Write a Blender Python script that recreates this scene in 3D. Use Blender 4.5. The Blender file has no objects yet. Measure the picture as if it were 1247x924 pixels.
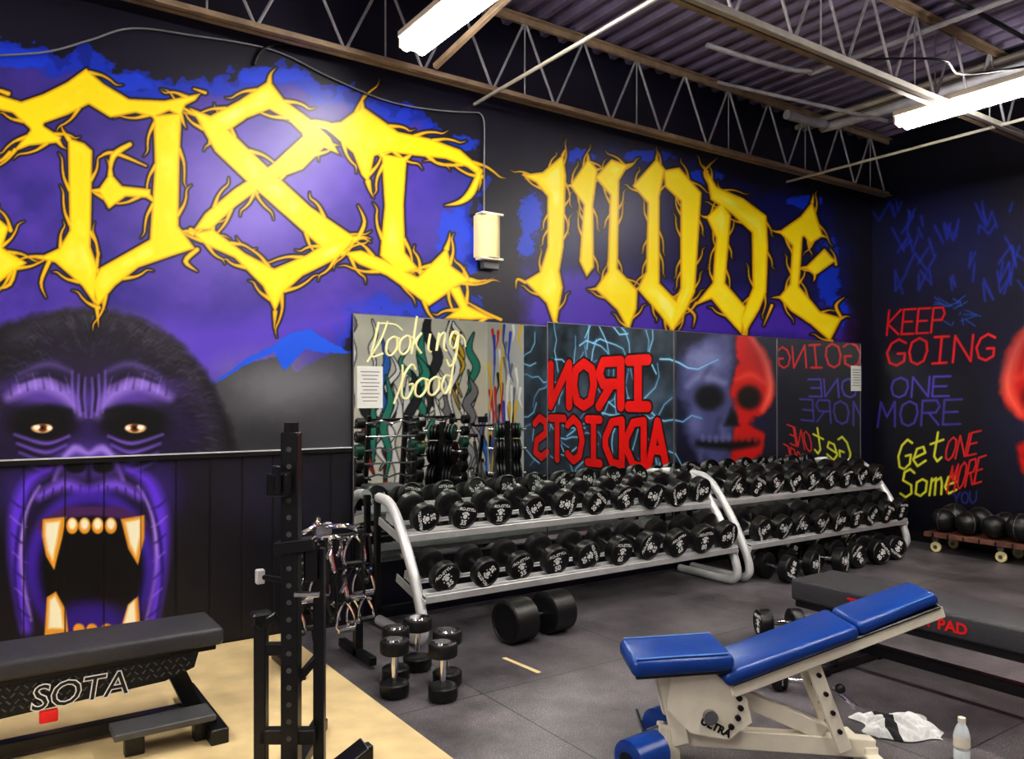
import bpy, bmesh, numpy as np, random
from math import *
from mathutils import Matrix, Vector
random.seed(7)
sc=bpy.context.scene
try:
    sc.view_settings.view_transform='Standard'
    for lk in ('Medium High Contrast','None'):
        try:
            sc.view_settings.look=lk;print('look',lk);break
        except Exception as e: print(e)
except Exception as e: print(e)

# ---------------- room survey (metres) ----------------
YW=5.26      # mural wall plane  y
XB=8.78      # back wall plane   x
YR=-3.2      # opposite wall
XF=-4.0      # front wall
ZC=4.65      # ceiling
ANG=radians(34.5); sA,cA=sin(ANG),cos(ANG); F=960.0; H=1.6; CX=623.5; HY=485.0
def wallX(px):
    u=(px-CX)/F; return YW*(sA+u*cA)/(cA-u*sA)

# ---------------- materials ----------------
def s2l(c):
    return tuple(((x/255.)/12.92 if x/255.<=0.04045 else ((x/255.+0.055)/1.055)**2.4) for x in c)
def mat(name,col,rough=.5,metal=0,var=.12,scale=12,bump=0,emit=0,spec=.5,coat=0):
    m=bpy.data.materials.new(name); m.use_nodes=True; nt=m.node_tree; b=nt.nodes['Principled BSDF']
    c=s2l(col)
    tc=nt.nodes.new('ShaderNodeTexCoord'); nz=nt.nodes.new('ShaderNodeTexNoise'); nz.inputs['Scale'].default_value=scale; nz.inputs['Detail'].default_value=4
    nt.links.new(tc.outputs['Object'],nz.inputs['Vector'])
    rp=nt.nodes.new('ShaderNodeValToRGB'); rp.color_ramp.elements[0].position=.3; rp.color_ramp.elements[1].position=.7
    rp.color_ramp.elements[0].color=tuple(x*(1-var) for x in c)+(1,); rp.color_ramp.elements[1].color=tuple(min(1,x*(1+var)) for x in c)+(1,)
    nt.links.new(nz.outputs['Fac'],rp.inputs['Fac']); nt.links.new(rp.outputs['Color'],b.inputs['Base Color'])
    b.inputs['Roughness'].default_value=rough; b.inputs['Metallic'].default_value=metal
    b.inputs['Specular IOR Level'].default_value=spec
    b.inputs['Coat Weight'].default_value=coat
    if bump:
        bp=nt.nodes.new('ShaderNodeBump'); bp.inputs['Strength'].default_value=bump; bp.inputs['Distance'].default_value=.01
        nt.links.new(nz.outputs['Fac'],bp.inputs['Height']); nt.links.new(bp.outputs['Normal'],b.inputs['Normal'])
    if emit:
        b.inputs['Emission Color'].default_value=c+(1,); b.inputs['Emission Strength'].default_value=emit
    return m
def vcmat(name,rough=.4,spec=.5,bump=.15):
    m=bpy.data.materials.new(name); m.use_nodes=True; nt=m.node_tree; b=nt.nodes['Principled BSDF']
    a=nt.nodes.new('ShaderNodeAttribute'); a.attribute_name='Paint'
    nt.links.new(a.outputs['Color'],b.inputs['Base Color'])
    tc=nt.nodes.new('ShaderNodeTexCoord'); nz=nt.nodes.new('ShaderNodeTexNoise'); nz.inputs['Scale'].default_value=25; nz.inputs['Detail'].default_value=5
    nt.links.new(tc.outputs['Object'],nz.inputs['Vector'])
    bp=nt.nodes.new('ShaderNodeBump'); bp.inputs['Strength'].default_value=bump; bp.inputs['Distance'].default_value=.01
    nt.links.new(nz.outputs['Fac'],bp.inputs['Height']); nt.links.new(bp.outputs['Normal'],b.inputs['Normal'])
    b.inputs['Roughness'].default_value=rough; b.inputs['Specular IOR Level'].default_value=spec
    return m
BLK=mat('black_powdercoat',(22,22,26),.34,0,.2,30)
RUB=mat('black_rubber',(18,18,20),.40,0,.25,40,.1)
VINYL=mat('black_vinyl',(56,56,62),.5,0,.15,60,.1)
CHR=mat('chrome',(228,228,232),.14,1,.05)
SIL=mat('silver_paint',(216,216,218),.34,.25,.08)
STEEL=mat('brushed_steel',(150,150,155),.35,.9,.1)
WHT=mat('white_paint',(244,236,219),.35,0,.05)
LBL=mat('white_label_paint',(240,240,240),.5,0,.03)
BLUE=mat('blue_vinyl',(14,60,138),.3,0,.12,40,.05)
BLUED=mat('blue_piping',(90,135,205),.35,0,.1)
RED=mat('red_paint',(215,25,30),.45,0,.1)
WOOD=mat('dark_wood',(105,70,58),.55,0,.35,14,.2)
PAPER=mat('paper',(225,225,220),.8,0,.04)
CREAM=mat('cream_plastic',(235,220,165),.35,0,.05)
JOIST=mat('joist_paint',(144,124,104),.5,.1,.25,8)
WEB=mat('joist_web_paint',(152,150,157),.45,.2,.2,8)
COND=mat('conduit_metal',(190,185,178),.38,.4,.1)
YEL=mat('pale_yellow_marker',(240,236,180),.5,0,.05)
TOOTH=mat('dark_grey_plate',(88,88,91),.45,.3,.15)
GREY=mat('grey_plastic',(120,120,125),.5,0,.1)
GREEN=mat('green_rubber',(24,76,60),.45,0,.1)

# ---------------- mesh builder ----------------
class MB:
    def __init__(s): s.v=[];s.f=[];s.m=[];s.mats=[]
    def mi(s,m):
        if m not in s.mats: s.mats.append(m)
        return s.mats.index(m)
    def add(s,vs,fs,m,M=None):
        o=len(s.v); k=s.mi(m)
        for p in vs:
            p=Vector(p); s.v.append(M@p if M else p)
        for f in fs: s.f.append(tuple(i+o for i in f)); s.m.append(k)
    def box(s,c,size,m,rot=None,bev=.004,seg=1,taper=None):
        bm=bmesh.new(); bmesh.ops.create_cube(bm,size=1)
        for v in bm.verts:
            k=1
            if taper and v.co.x>0: k=taper
            v.co=Vector((v.co.x*size[0],v.co.y*size[1]*k,v.co.z*size[2]))
        if bev: bmesh.ops.bevel(bm,geom=bm.edges[:],offset=min(bev,min(size)*.45),segments=seg,affect='EDGES',profile=.5)
        M=Matrix.Translation(c)
        if rot is not None: M=M@(rot.to_4x4() if hasattr(rot,'to_4x4') else rot)
        s.add([v.co for v in bm.verts],[tuple(v.index for v in f.verts) for f in bm.faces],m,M); bm.free()
    def beam(s,p1,p2,w,h,m,up=(0,0,1),bev=.004):
        p1=Vector(p1);p2=Vector(p2);x=(p2-p1);L=x.length;x.normalize();u=Vector(up)
        if abs(x.dot(u))>.98: u=Vector((1,0,0))
        y=u.cross(x).normalized();z=x.cross(y)
        R=Matrix((x,y,z)).transposed()
        s.box((p1+p2)/2,(L,w,h),m,R,bev)
    def lathe(s,p1,d,prof,m,seg=24):
        p1=Vector(p1);d=Vector(d).normalized(); a=Vector((0,0,1)) if abs(d.z)<.9 else Vector((1,0,0))
        x=a.cross(d).normalized();y=d.cross(x); vs=[];fs=[]
        for t,r in prof:
            for i in range(seg):
                an=2*pi*i/seg; vs.append(p1+d*t+(x*cos(an)+y*sin(an))*max(r,1e-4))
        n=len(prof)
        for j in range(n-1):
            for i in range(seg):
                k=(i+1)%seg; fs.append((j*seg+i,j*seg+k,(j+1)*seg+k,(j+1)*seg+i))
        fs.append(tuple(range(seg))[::-1]); fs.append(tuple((n-1)*seg+i for i in range(seg)))
        s.add(vs,fs,m)
    def cyl(s,p1,p2,r,m,seg=20,ch=0):
        d=Vector(p2)-Vector(p1);L=d.length
        pr=[(0,r),(L,r)] if not ch else [(0,r-ch),(ch,r),(L-ch,r),(L,r-ch)]
        s.lathe(p1,d,pr,m,seg)
    def sph(s,c,r,m,sc=(1,1,1),seg=24):
        c=Vector(c);vs=[];fs=[];n=seg//2
        for j in range(n+1):
            th=pi*j/n
            for i in range(seg):
                ph=2*pi*i/seg; vs.append(c+Vector((r*sc[0]*max(sin(th),1e-3)*cos(ph),r*sc[1]*max(sin(th),1e-3)*sin(ph),r*sc[2]*cos(th))))
        for j in range(n):
            for i in range(seg):
                k=(i+1)%seg; fs.append((j*seg+i,(j+1)*seg+i,(j+1)*seg+k,j*seg+k))
        s.add(vs,fs,m)
    def tube(s,pts,r,m,seg=12,sub=5,closed=False):
        P=[Vector(p) for p in pts]
        if sub>1 and len(P)>2:
            Q=[];n=len(P);rng=range(n if closed else n-1)
            for i in rng:
                g=lambda k:P[k%n] if closed else P[max(0,min(n-1,k))]
                a,b,c,d=g(i-1),g(i),g(i+1),g(i+2)
                for k in range(sub):
                    t=k/sub; Q.append(.5*((2*b)+(c-a)*t+(2*a-5*b+4*c-d)*t*t+(3*b-a-3*c+d)*t**3))
            if not closed: Q.append(P[-1])
            P=Q
        n=len(P);vs=[];fs=[];N=None
        for i,p in enumerate(P):
            if closed: t=(P[(i+1)%n]-P[i-1]).normalized()
            else: t=(P[min(n-1,i+1)]-P[max(0,i-1)]).normalized()
            if N is None:
                a=Vector((0,0,1)) if abs(t.z)<.9 else Vector((1,0,0)); N=a.cross(t).normalized()
            N=(N-t*N.dot(t)).normalized();B=t.cross(N)
            for k in range(seg):
                an=2*pi*k/seg; vs.append(p+(N*cos(an)+B*sin(an))*r)
        for j in range(n if closed else n-1):
            for k in range(seg):
                l=(k+1)%seg;j2=(j+1)%n; fs.append((j*seg+k,j*seg+l,j2*seg+l,j2*seg+k))
        if not closed: fs.append(tuple(range(seg))[::-1]);fs.append(tuple((n-1)*seg+i for i in range(seg)))
        s.add(vs,fs,m)
    def prism(s,poly,o,ax,ay,th,m):
        o=Vector(o);ax=Vector(ax);ay=Vector(ay);nz=ax.cross(ay).normalized();n=len(poly)
        vs=[o+ax*a+ay*b for a,b in poly]+[o+ax*a+ay*b+nz*th for a,b in poly]
        fs=[tuple(range(n))[::-1],tuple(range(n,2*n))]+[(i,(i+1)%n,n+(i+1)%n,n+i) for i in range(n)]
        s.add(vs,fs,m)
    def text(s,txt,size,o,ax,ay,m,bold=.0,center=True,shear=0,ext=0.0008):
        cu=bpy.data.curves.new('t','FONT');cu.body=txt;cu.size=size;cu.offset=bold;cu.extrude=ext;cu.shear=shear;cu.resolution_u=3
        if center: cu.align_x='CENTER'
        ob=bpy.data.objects.new('t',cu);sc.collection.objects.link(ob)
        dg=bpy.context.evaluated_depsgraph_get();me=bpy.data.meshes.new_from_object(ob.evaluated_get(dg))
        ax=Vector(ax).normalized();ay=Vector(ay).normalized();nz=ax.cross(ay)
        R=Matrix((ax,ay,nz)).transposed().to_4x4()
        s.add([v.co.copy() for v in me.vertices],[tuple(p.vertices) for p in me.polygons],m,Matrix.Translation(o)@R)
        bpy.data.objects.remove(ob);bpy.data.curves.remove(cu);bpy.data.meshes.remove(me)
    def mesh(s,name,org=None):
        me=bpy.data.meshes.new(name)
        org=org or Vector((0,0,0))
        me.from_pydata([tuple(p-org) for p in s.v],[],s.f)
        for m in s.mats: me.materials.append(m)
        me.polygons.foreach_set('material_index',s.m)
        me.polygons.foreach_set('use_smooth',[True]*len(s.f))
        me.update(); me.set_sharp_from_angle(angle=radians(34))
        return me
    def build(s,name,M=None,parent=None):
        if M: s.v=[M@p for p in s.v]
        a=[min(p[i] for p in s.v) for i in range(3)];b=[max(p[i] for p in s.v) for i in range(3)]
        o=Vector(((a[0]+b[0])/2,(a[1]+b[1])/2,a[2]))
        ob=bpy.data.objects.new(name,s.mesh(name,o));ob.location=o;sc.collection.objects.link(ob)
        if parent: ob.parent=parent
        return ob
def frame(o,ax):
    ax=Vector((ax[0],ax[1],0)).normalized();ay=Vector((-ax.y,ax.x,0))
    M=Matrix((ax,ay,Vector((0,0,1)))).transposed().to_4x4();M.translation=Vector(o);return M

# ---------------- painting on wall grids ----------------
rs=np.random.RandomState(3);TAB=rs.rand(256,256)
def vn(x,y,seed=0):
    xi=np.floor(x).astype(int);yi=np.floor(y).astype(int);fx=x-xi;fy=y-yi;fx=fx*fx*(3-2*fx);fy=fy*fy*(3-2*fy)
    xi=xi+seed*17;yi=yi+seed*31
    g=lambda a,b:TAB[a%256,b%256]
    return (g(xi,yi)*(1-fx)+g(xi+1,yi)*fx)*(1-fy)+(g(xi,yi+1)*(1-fx)+g(xi+1,yi+1)*fx)*fy
def fbm(x,y,seed=0): return (vn(x,y,seed)+.5*vn(2.1*x,2.1*y,seed+1)+.25*vn(4.3*x,4.3*y,seed+2))/1.75
def smooth_pts(pts,sub=5):
    out=[];n=len(pts)
    for i in range(n-1):
        a,b,c,d=[pts[max(0,min(n-1,j))] for j in (i-1,i,i+1,i+2)]
        for k in range(sub):
            t=k/sub;out.append(tuple(.5*((2*b[q])+(c[q]-a[q])*t+(2*a[q]-5*b[q]+4*c[q]-d[q])*t*t+(3*b[q]-a[q]-3*c[q]+d[q])*t**3) for q in range(len(b))))
    out.append(tuple(pts[-1]));return out
class Canvas:
    def __init__(s,n): s.C=np.zeros((n,3))
    def uv(s,U,V,aa=1.0): s.U=U;s.V=V;s.aa=aa
    def blend(s,mask,col,idx=None):
        col=np.array(col)/255. if not isinstance(col,np.ndarray) else col
        m=mask[:,None]
        if idx is None: s.C=s.C*(1-m)+col*m
        else: s.C[idx]=s.C[idx]*(1-m)+col*m
    def fill(s,col): s.C[:]=np.array(col)/255.
    def sub(s,x0,x1,y0,y1): return np.nonzero((s.U>x0)&(s.U<x1)&(s.V>y0)&(s.V<y1))[0]
    def ell(s,cx,cy,rx,ry,col,soft=.3,a=1,rot=0,noise=0):
        k=max(rx,ry)*(1+soft)*1.3
        i=s.sub(cx-k,cx+k,cy-k,cy+k)
        if len(i)==0:return
        x=s.U[i]-cx;y=s.V[i]-cy
        if rot: c,q=cos(rot),sin(rot);x,y=x*c+y*q,-x*q+y*c
        r=np.sqrt((x/rx)**2+(y/ry)**2)
        if noise: r=r+noise*(fbm(s.U[i]/(rx*.3),s.V[i]/(rx*.3),5)-.5)
        m=np.clip((1+soft-r)/(2*soft),0,1);m=m*m*(3-2*m)
        s.blend(m*a,col,i)
    def polysd(s,poly,mg=12):
        xs=[p[0] for p in poly];ys=[p[1] for p in poly]
        i=s.sub(min(xs)-mg,max(xs)+mg,min(ys)-mg,max(ys)+mg)
        x=s.U[i];y=s.V[i];d=np.full(len(i),1e9);ins=np.zeros(len(i),bool);n=len(poly)
        for k in range(n):
            ax,ay=poly[k];bx,by=poly[(k+1)%n];ex,ey=bx-ax,by-ay;L=ex*ex+ey*ey+1e-9
            t=np.clip(((x-ax)*ex+(y-ay)*ey)/L,0,1)
            d=np.minimum(d,(x-ax-t*ex)**2+(y-ay-t*ey)**2)
            if ay!=by:
                c=((ay>y)!=(by>y))&(x<(bx-ax)*(y-ay)/(by-ay)+ax); ins^=c
        d=np.sqrt(d);return i,np.where(ins,-d,d)
    def poly(s,poly,col,soft=0,a=1,noise=0,ns=12,grow=0):
        i,d=s.polysd(poly,mg=12+soft*2+noise+grow)
        if noise: d=d+noise*(fbm(s.U[i]/ns,s.V[i]/ns,9)-.5)*2
        w=max(s.aa,soft);m=np.clip(.5-(d-grow)/(2*w),0,1);s.blend(m*a,col,i)
    def segsd(s,pts,mg):
        xs=[p[0] for p in pts];ys=[p[1] for p in pts]
        i=s.sub(min(xs)-mg,max(xs)+mg,min(ys)-mg,max(ys)+mg);x=s.U[i];y=s.V[i];d=np.full(len(i),1e9)
        for a,b in zip(pts[:-1],pts[1:]):
            ex,ey=b[0]-a[0],b[1]-a[1];L=ex*ex+ey*ey+1e-9
            t=np.clip(((x-a[0])*ex+(y-a[1])*ey)/L,0,1)
            d=np.minimum(d,np.sqrt((x-a[0]-t*ex)**2+(y-a[1]-t*ey)**2)-(a[2]+(b[2]-a[2])*t))
        return i,d
    def stroke(s,pts,col,soft=0,a=1,w=None,sm=False):
        if w is not None: pts=[(p[0],p[1],w) for p in pts]
        if sm: pts=smooth_pts(pts)
        i,d=s.segsd(pts,max(p[2] for p in pts)+soft*2+s.aa*3)
        q=max(s.aa,soft);m=np.clip(.5-d/(2*q),0,1);s.blend(m*a,col,i)
    def text(s,txt,P0,P1,up,r,col,glow=None,gw=4,a=1):
        n=len(txt);dx=(P1[0]-P0[0])/n;dy=(P1[1]-P0[1])/n
        for ps in (0,1):
            for k,ch in enumerate(txt):
                if ch not in FONT: continue
                for st in FONT[ch]:
                    pts=[(P0[0]+dx*(k+.1+.8*q)+up[0]*b,P0[1]+dy*(k+.1+.8*q)+up[1]*b,r) for q,b in st]
                    if ps==0:
                        if glow is not None: s.stroke(pts,glow,soft=gw,a=.5)
                    else: s.stroke(pts,col,a=a)
FONT={'A':[[(0,0),(.5,1),(1,0)],[(.2,.4),(.8,.4)]],
'C':[[(1,.85),(.6,1),(.2,.85),(0,.5),(.2,.12),(.6,0),(1,.15)]],'D':[[(0,0),(0,1),(.6,.95),(1,.6),(1,.4),(.6,.05),(0,0)]],
'E':[[(1,1),(0,1),(0,0),(1,0)],[(0,.5),(.8,.5)]],'G':[[(1,.85),(.6,1),(.2,.85),(0,.5),(.2,.12),(.6,0),(1,.15),(1,.45),(.6,.45)]],
'I':[[(.5,0),(.5,1)],[(.1,1),(.9,1)],[(.1,0),(.9,0)]],'K':[[(0,0),(0,1)],[(1,1),(0,.45),(1,0)]],'M':[[(0,0),(.1,1),(.5,.4),(.9,1),(1,0)]],
'N':[[(0,0),(0,1),(1,0),(1,1)]],'O':[[(.5,1),(.1,.85),(0,.5),(.15,.12),(.5,0),(.85,.12),(1,.5),(.9,.85),(.5,1)]],'P':[[(0,0),(0,1),(.8,1),(1,.75),(.8,.5),(0,.5)]],
'R':[[(0,0),(0,1),(.8,1),(1,.75),(.8,.5),(0,.5)],[(.4,.5),(1,0)]],'S':[[(1,.85),(.6,1),(.15,.9),(.1,.62),(.85,.42),(.95,.12),(.5,0),(0,.15)]],
'T':[[(.5,0),(.5,1)],[(0,1),(1,1)]],'U':[[(0,1),(.05,.2),(.4,0),(.8,.1),(1,.4),(1,1)]],'Y':[[(0,1),(.5,.5),(1,1)],[(.5,.5),(.4,0)]],
'e':[[(0,.3),(.9,.4),(.7,.62),(.2,.6),(0,.25),(.4,0),(1,.12)]],'t':[[(.5,1),(.4,.2),(.7,0),(1,.1)],[(0,.65),(1,.7)]],
'o':[[(.5,.6),(.05,.5),(.05,.1),(.5,0),(.9,.15),(.9,.5),(.5,.6)]],'m':[[(0,0),(.05,.6),(.1,.5),(.4,.6),(.45,0)],[(.45,.5),(.8,.6),(.95,.4),(1,0)]]}
def to_lin(C):
    C=np.clip(C,0,1);return np.where(C<=.04045,C/12.92,((C+.055)/1.055)**2.4)
def grid_mesh(name,P,nu,nv,C,m):
    idx=np.arange(nu*nv).reshape(nv,nu)
    q=np.stack([idx[:-1,:-1],idx[:-1,1:],idx[1:,1:],idx[1:,:-1]],-1).reshape(-1,4)
    me=bpy.data.meshes.new(name);me.vertices.add(len(P));me.vertices.foreach_set('co',P.astype(np.float32).ravel())
    nq=len(q);me.loops.add(nq*4);me.loops.foreach_set('vertex_index',q.astype(np.int32).ravel())
    me.polygons.add(nq);me.polygons.foreach_set('loop_start',(np.arange(nq)*4).astype(np.int32))
    me.update(calc_edges=True)
    at=me.color_attributes.new('Paint','FLOAT_COLOR','POINT')
    L=np.ones((len(P),4),np.float32);L[:,:3]=to_lin(C);at.data.foreach_set('color',L.ravel())
    me.materials.append(m);ob=bpy.data.objects.new(name,me);sc.collection.objects.link(ob);return ob

# ======== wall_left : the mural ========
def mural():
    xs=np.concatenate([np.linspace(XF,-.02,70),[wallX(p) for p in np.linspace(-20,1068,1080)]])
    xs=xs[xs<XB];xs=np.append(xs,XB);zs=np.linspace(0,ZC,920);nu,nv=len(xs),len(zs)
    X,Z=np.meshgrid(xs,zs);X=X.ravel();Z=Z.ravel()
    dep=sA*X+cA*YW;U=CX+F*(cA*X-sA*YW)/dep;V=HY-F*(Z-H)/dep
    ok=X>-1.2;U=np.where(ok,U,-9999.)
    c=Canvas(len(X));c.uv(U,V,.65);c.fill((18,15,36))
    nz=fbm(X*3,Z*3,1);c.C*= (.7+.6*nz)[:,None]
    # purple field
    P1=[(-400,50),(-60,58),(20,45),(60,72),(110,66),(150,95),(200,100),(240,88),(300,92),(350,78),(400,100),(450,118),(520,140),(560,175),(590,215),(575,260),(590,300),(570,345),(600,395),(430,385),(430,470),(-400,500)]
    c.poly(P1,(8,36,150),noise=20,ns=20)
    c.poly(P1,(14,56,200),noise=26,ns=15,grow=-6,a=.7)
    i,d=c.polysd(P1,10);n=fbm(c.U[i]/40,c.V[i]/40,4);n2=fbm(c.U[i]/14,c.V[i]/14,7)
    base=np.array([80,56,168])/255.;lite=np.array([150,128,222])/255.;dk=np.array([52,38,134])/255.
    n=np.clip((n*.85+n2*.15)*2-.6,0,1)[:,None];col=dk*(1-n)+base*n
    g=np.exp(-(((c.U[i]-300)/120)**2+((c.V[i]-240)/90)**2))[:,None];col=col*(1-g*.6)+lite*g*.6
    g=np.clip((c.U[i]-470)/110,0,1)[:,None];col=col*(1-g*.5)+np.array([36,44,140])/255.*g*.5
    g=np.exp(-(((c.U[i]-60)/170)**2+((c.V[i]-130)/60)**2))[:,None];col=col*(1-g*.4)+np.array([54,44,110])/255.*g*.4
    m=np.clip(.5-(d+20+16*(fbm(c.U[i]/22,c.V[i]/22,2)-.5)*2)/10,0,1);c.blend(m,col,i)
    c.poly([(-100,395),(60,385),(260,390),(430,370),(480,385),(430,400),(260,470),(-100,480)],(98,70,204),soft=18,a=.75)
    # MODE field
    P2=[(648,215),(700,180),(790,186),(870,200),(930,236),(1000,240),(1040,300),(1030,410),(900,420),(760,405),(680,400),(640,350),(636,280)]
    c.poly(P2,(18,20,84),soft=9,noise=16,ns=16)
    c.poly([(640,330),(740,330),(900,360),(1030,380),(1030,420),(640,405)],(72,46,164),soft=14,noise=10)
    c.poly([(690,235),(800,215),(900,260),(980,300),(1000,350),(860,340),(700,320)],(30,22,74),soft=14,a=.8)
    for e in [(646,262,14,26),(640,300,10,14),(1008,330,14,42),(1022,380,12,18),(705,190,20,9),(860,215,22,9),(790,190,28,7),(980,245,20,8),(552,285,20,32),(560,175,22,12),(25,70,40,14),(150,100,40,10),(330,92,40,10)]:
        c.ell(*e,(16,62,210),soft=.15,a=.85,noise=.8)
    # grey mountains + blue ridge
    c.poly([(258,470),(300,442),(345,432),(360,452),(400,432),(432,428),(436,562),(262,556)],(52,52,58),noise=3,ns=10)
    c.ell(345,470,70,34,(136,136,144),soft=.9,a=.7,noise=.4);c.ell(400,520,40,30,(74,74,80),soft=.8,a=.6)
    c.poly([(262,466),(300,436),(330,422),(352,406),(378,400),(395,412),(428,430),(398,430),(372,426),(346,452),(334,428),(298,446)],(24,88,222),noise=2,ns=6)
    # gorilla
    G=[(-420,470),(-60,420),(10,392),(60,380),(112,374),(170,388),(218,416),(250,452),(276,505),(292,560),(420,556),(425,830),(-420,840)]
    c.poly(G,(20,17,26),soft=5,noise=4,ns=10)
    c.poly([(270,560),(425,552),(430,830),(200,830),(230,700)],(18,16,27),soft=8)
    c.ell(330,600,60,40,(36,32,54),soft=.8,a=.8,noise=.6)
    c.stroke([(20,410,10),(70,392,12),(120,386,12),(175,402,12),(220,440,10),(250,500,8),(262,545,6)],(74,70,86),soft=12,a=.55,sm=True)
    rg=random.Random(5)
    for k in range(620):   # fur
        t=rg.random();a=pi*(1.04-t*1.12);r0=rg.uniform(.60,.96);cx,cy=108,520
        x=cx+cos(a)*160*r0;y=cy-sin(a)*139*r0;l=rg.uniform(8,18);sw=-1 if x<cx else 1
        c.stroke([(x,y,1.1),(x+cos(a)*l*.4+2*sw,y-sin(a)*l*.4,.8),(x+cos(a)*l*.6+6*sw,y-sin(a)*l*.4+3,.3)],rg.choice([(86,82,104),(54,42,88),(6,5,10),(8,6,12)]),soft=1.0,a=.42)
    c.ell(110,436,70,30,(50,42,74),soft=.9,a=.5)
    c.ell(108,520,110,60,(54,34,104),soft=.7,a=.85,noise=.4)
    c.ell(20,580,34,60,(30,20,56),soft=.8,a=.8);c.ell(198,580,34,60,(30,20,56),soft=.8,a=.8)
    for sg in (-1,1):
        f=lambda x:108+sg*x
        c.ell(f(56),480,48,15,(94,66,168),soft=.8,a=.9,rot=sg*-.15)
        c.stroke([(f(12),506,4),(f(30),480,7),(f(62),466,9),(f(98),484,4)],(166,136,236),soft=6,a=.75,sm=True)
        c.stroke([(f(22),452,2),(f(50),443,4),(f(84),455,2)],(118,96,190),soft=4,a=.55,sm=True)
        c.stroke([(f(26),466,1),(f(52),456,2),(f(86),466,1)],(14,8,30),soft=2.5,a=.85,sm=True)
        for q in range(9):
            x0=f(14+q*10);y0=474-8*sin(q/8*pi);c.stroke([(x0,y0+7,1.4),(x0+sg*2,y0-4,.9),(x0+sg*5,y0-13,.3)],(190,164,246) if q%2 else (18,10,40),soft=1.2,a=.4)
        c.ell(f(56),516,42,22,(7,5,12),soft=.4)
        c.stroke([(f(20),502,3),(f(48),499,5),(f(86),508,3)],(6,4,10),soft=4,a=.95)
        for q,(yy,al) in enumerate(((535,.85),(546,.8),(557,.65),(568,.45))):
            c.stroke([(f(24+4*q),yy-4,1.5),(f(52),yy+5,2.2),(f(90-3*q),yy-6,1.2)],(142,106,220),soft=2.2,a=al,sm=True)
            c.stroke([(f(26+4*q),yy+1,1.2),(f(54),yy+10,1.8),(f(90-3*q),yy-1,1)],(12,6,28),soft=1.8,a=.85,sm=True)
        c.ell(f(57),521,13,6.2,(236,190,136),soft=.2);c.ell(f(56),521,5.6,5,(120,56,16),soft=.25);c.ell(f(56),521,2.2,2.4,(5,3,3),soft=.3);c.ell(f(63),520,4,3,(255,252,240),soft=.3);c.ell(f(48),521,3.4,2.6,(255,246,225),soft=.3)
        c.stroke([(f(42),515,1.5),(f(57),513,3),(f(74),517,1.5)],(5,3,8),soft=1.2)
        for q in range(3): c.stroke([(f(3+7*q),508-3*q,1.2),(f(6+7*q),485-4*q,2.0),(f(4+8*q),460-4*q,.6)],(150,120,226),soft=2,a=.7)
        c.stroke([(f(7),500,1.2),(f(9),478,1.8),(f(8),458,.6)],(12,6,28),soft=1.5,a=.85)
        c.stroke([(f(18),545,2),(f(32),560,3),(f(42),584,2)],(160,128,230),soft=3,a=.8)
        c.stroke([(f(24),545,1),(f(38),560,2),(f(48),584,1)],(12,6,28),soft=2,a=.85)
        c.ell(f(86),600,24,30,(64,38,138),soft=.8,a=.6)
        c.stroke([(f(48),572,4),(f(74),588,7),(f(88),630,9),(f(88),690,8),(f(76),765,7)],(104,58,226),soft=6,a=.95,sm=True)
        c.stroke([(f(60),592,1),(f(78),628,2.4),(f(82),690,2.4),(f(70),755,1)],(206,172,255),soft=2.4,a=.8,sm=True)
        c.stroke([(f(70),600,1),(f(84),640,2),(f(90),700,2),(f(82),760,1)],(34,14,100),soft=2,a=.8,sm=True)
        for q in range(7): c.stroke([(f(97-q*1.5),606+q*22,1),(f(86-q*1.5),616+q*22,1.6),(f(76-q),620+q*22,.5)],(166,126,246) if q%2 else (30,12,90),soft=1.2,a=.6)
    c.ell(108,562,42,22,(78,50,144),soft=.5,a=.9)
    c.stroke([(78,556,3),(92,546,5),(108,552,3),(124,546,5),(138,556,3)],(170,140,236),soft=3,a=.8,sm=True)
    for x in (92,125): c.ell(x,568,13,8,(4,2,8),soft=.3)
    c.stroke([(108,562,2),(108,590,3)],(26,12,58),soft=2)
    c.stroke([(48,604,5),(78,590,7),(108,598,6),(140,590,7),(170,604,5)],(128,86,226),soft=5,a=.95,sm=True)
    for q in range(11): c.stroke([(54+q*11,596-5*sin(q/10*pi),1),(52+q*11.3,612-5*sin(q/10*pi),.8)],(24,10,66),soft=1,a=.6)
    c.ell(110,690,78,94,(88,48,208),soft=.12)
    c.ell(110,700,69,92,(36,16,98),soft=.22)
    c.ell(112,692,62,74,(7,5,11),soft=.12)
    c.ell(110,756,44,24,(50,24,134),soft=.5)
    c.stroke([(50,640,6),(80,624,7),(112,622,6),(146,624,7),(174,638,6)],(78,40,96),soft=2)
    TY=(232,160,50);TW=(255,248,220)
    for p in ([(52,632),(81,629),(76,655),(66,694),(56,677),(51,652)],[(147,632),(176,627),(176,655),(168,688),(156,668)],[(54,774),(57,727),(68,720),(80,742),(84,774)],[(146,768),(156,736),(168,726),(171,766)]):
        c.poly(p,TY,soft=1.0);cx=sum(q[0] for q in p)/len(p);cy=sum(q[1] for q in p)/len(p)
        c.poly([((q[0]-cx)*.62+cx-1,(q[1]-cy)*.74+cy-2) for q in p],TW,soft=2)
    for x in (88,103,119,135): c.ell(x,640,7.5,10,TY,soft=.15);c.ell(x,638,4.8,6.5,TW,soft=.4)
    for x in (96,112,130): c.ell(x,766,7,7,TY,soft=.2)
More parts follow.
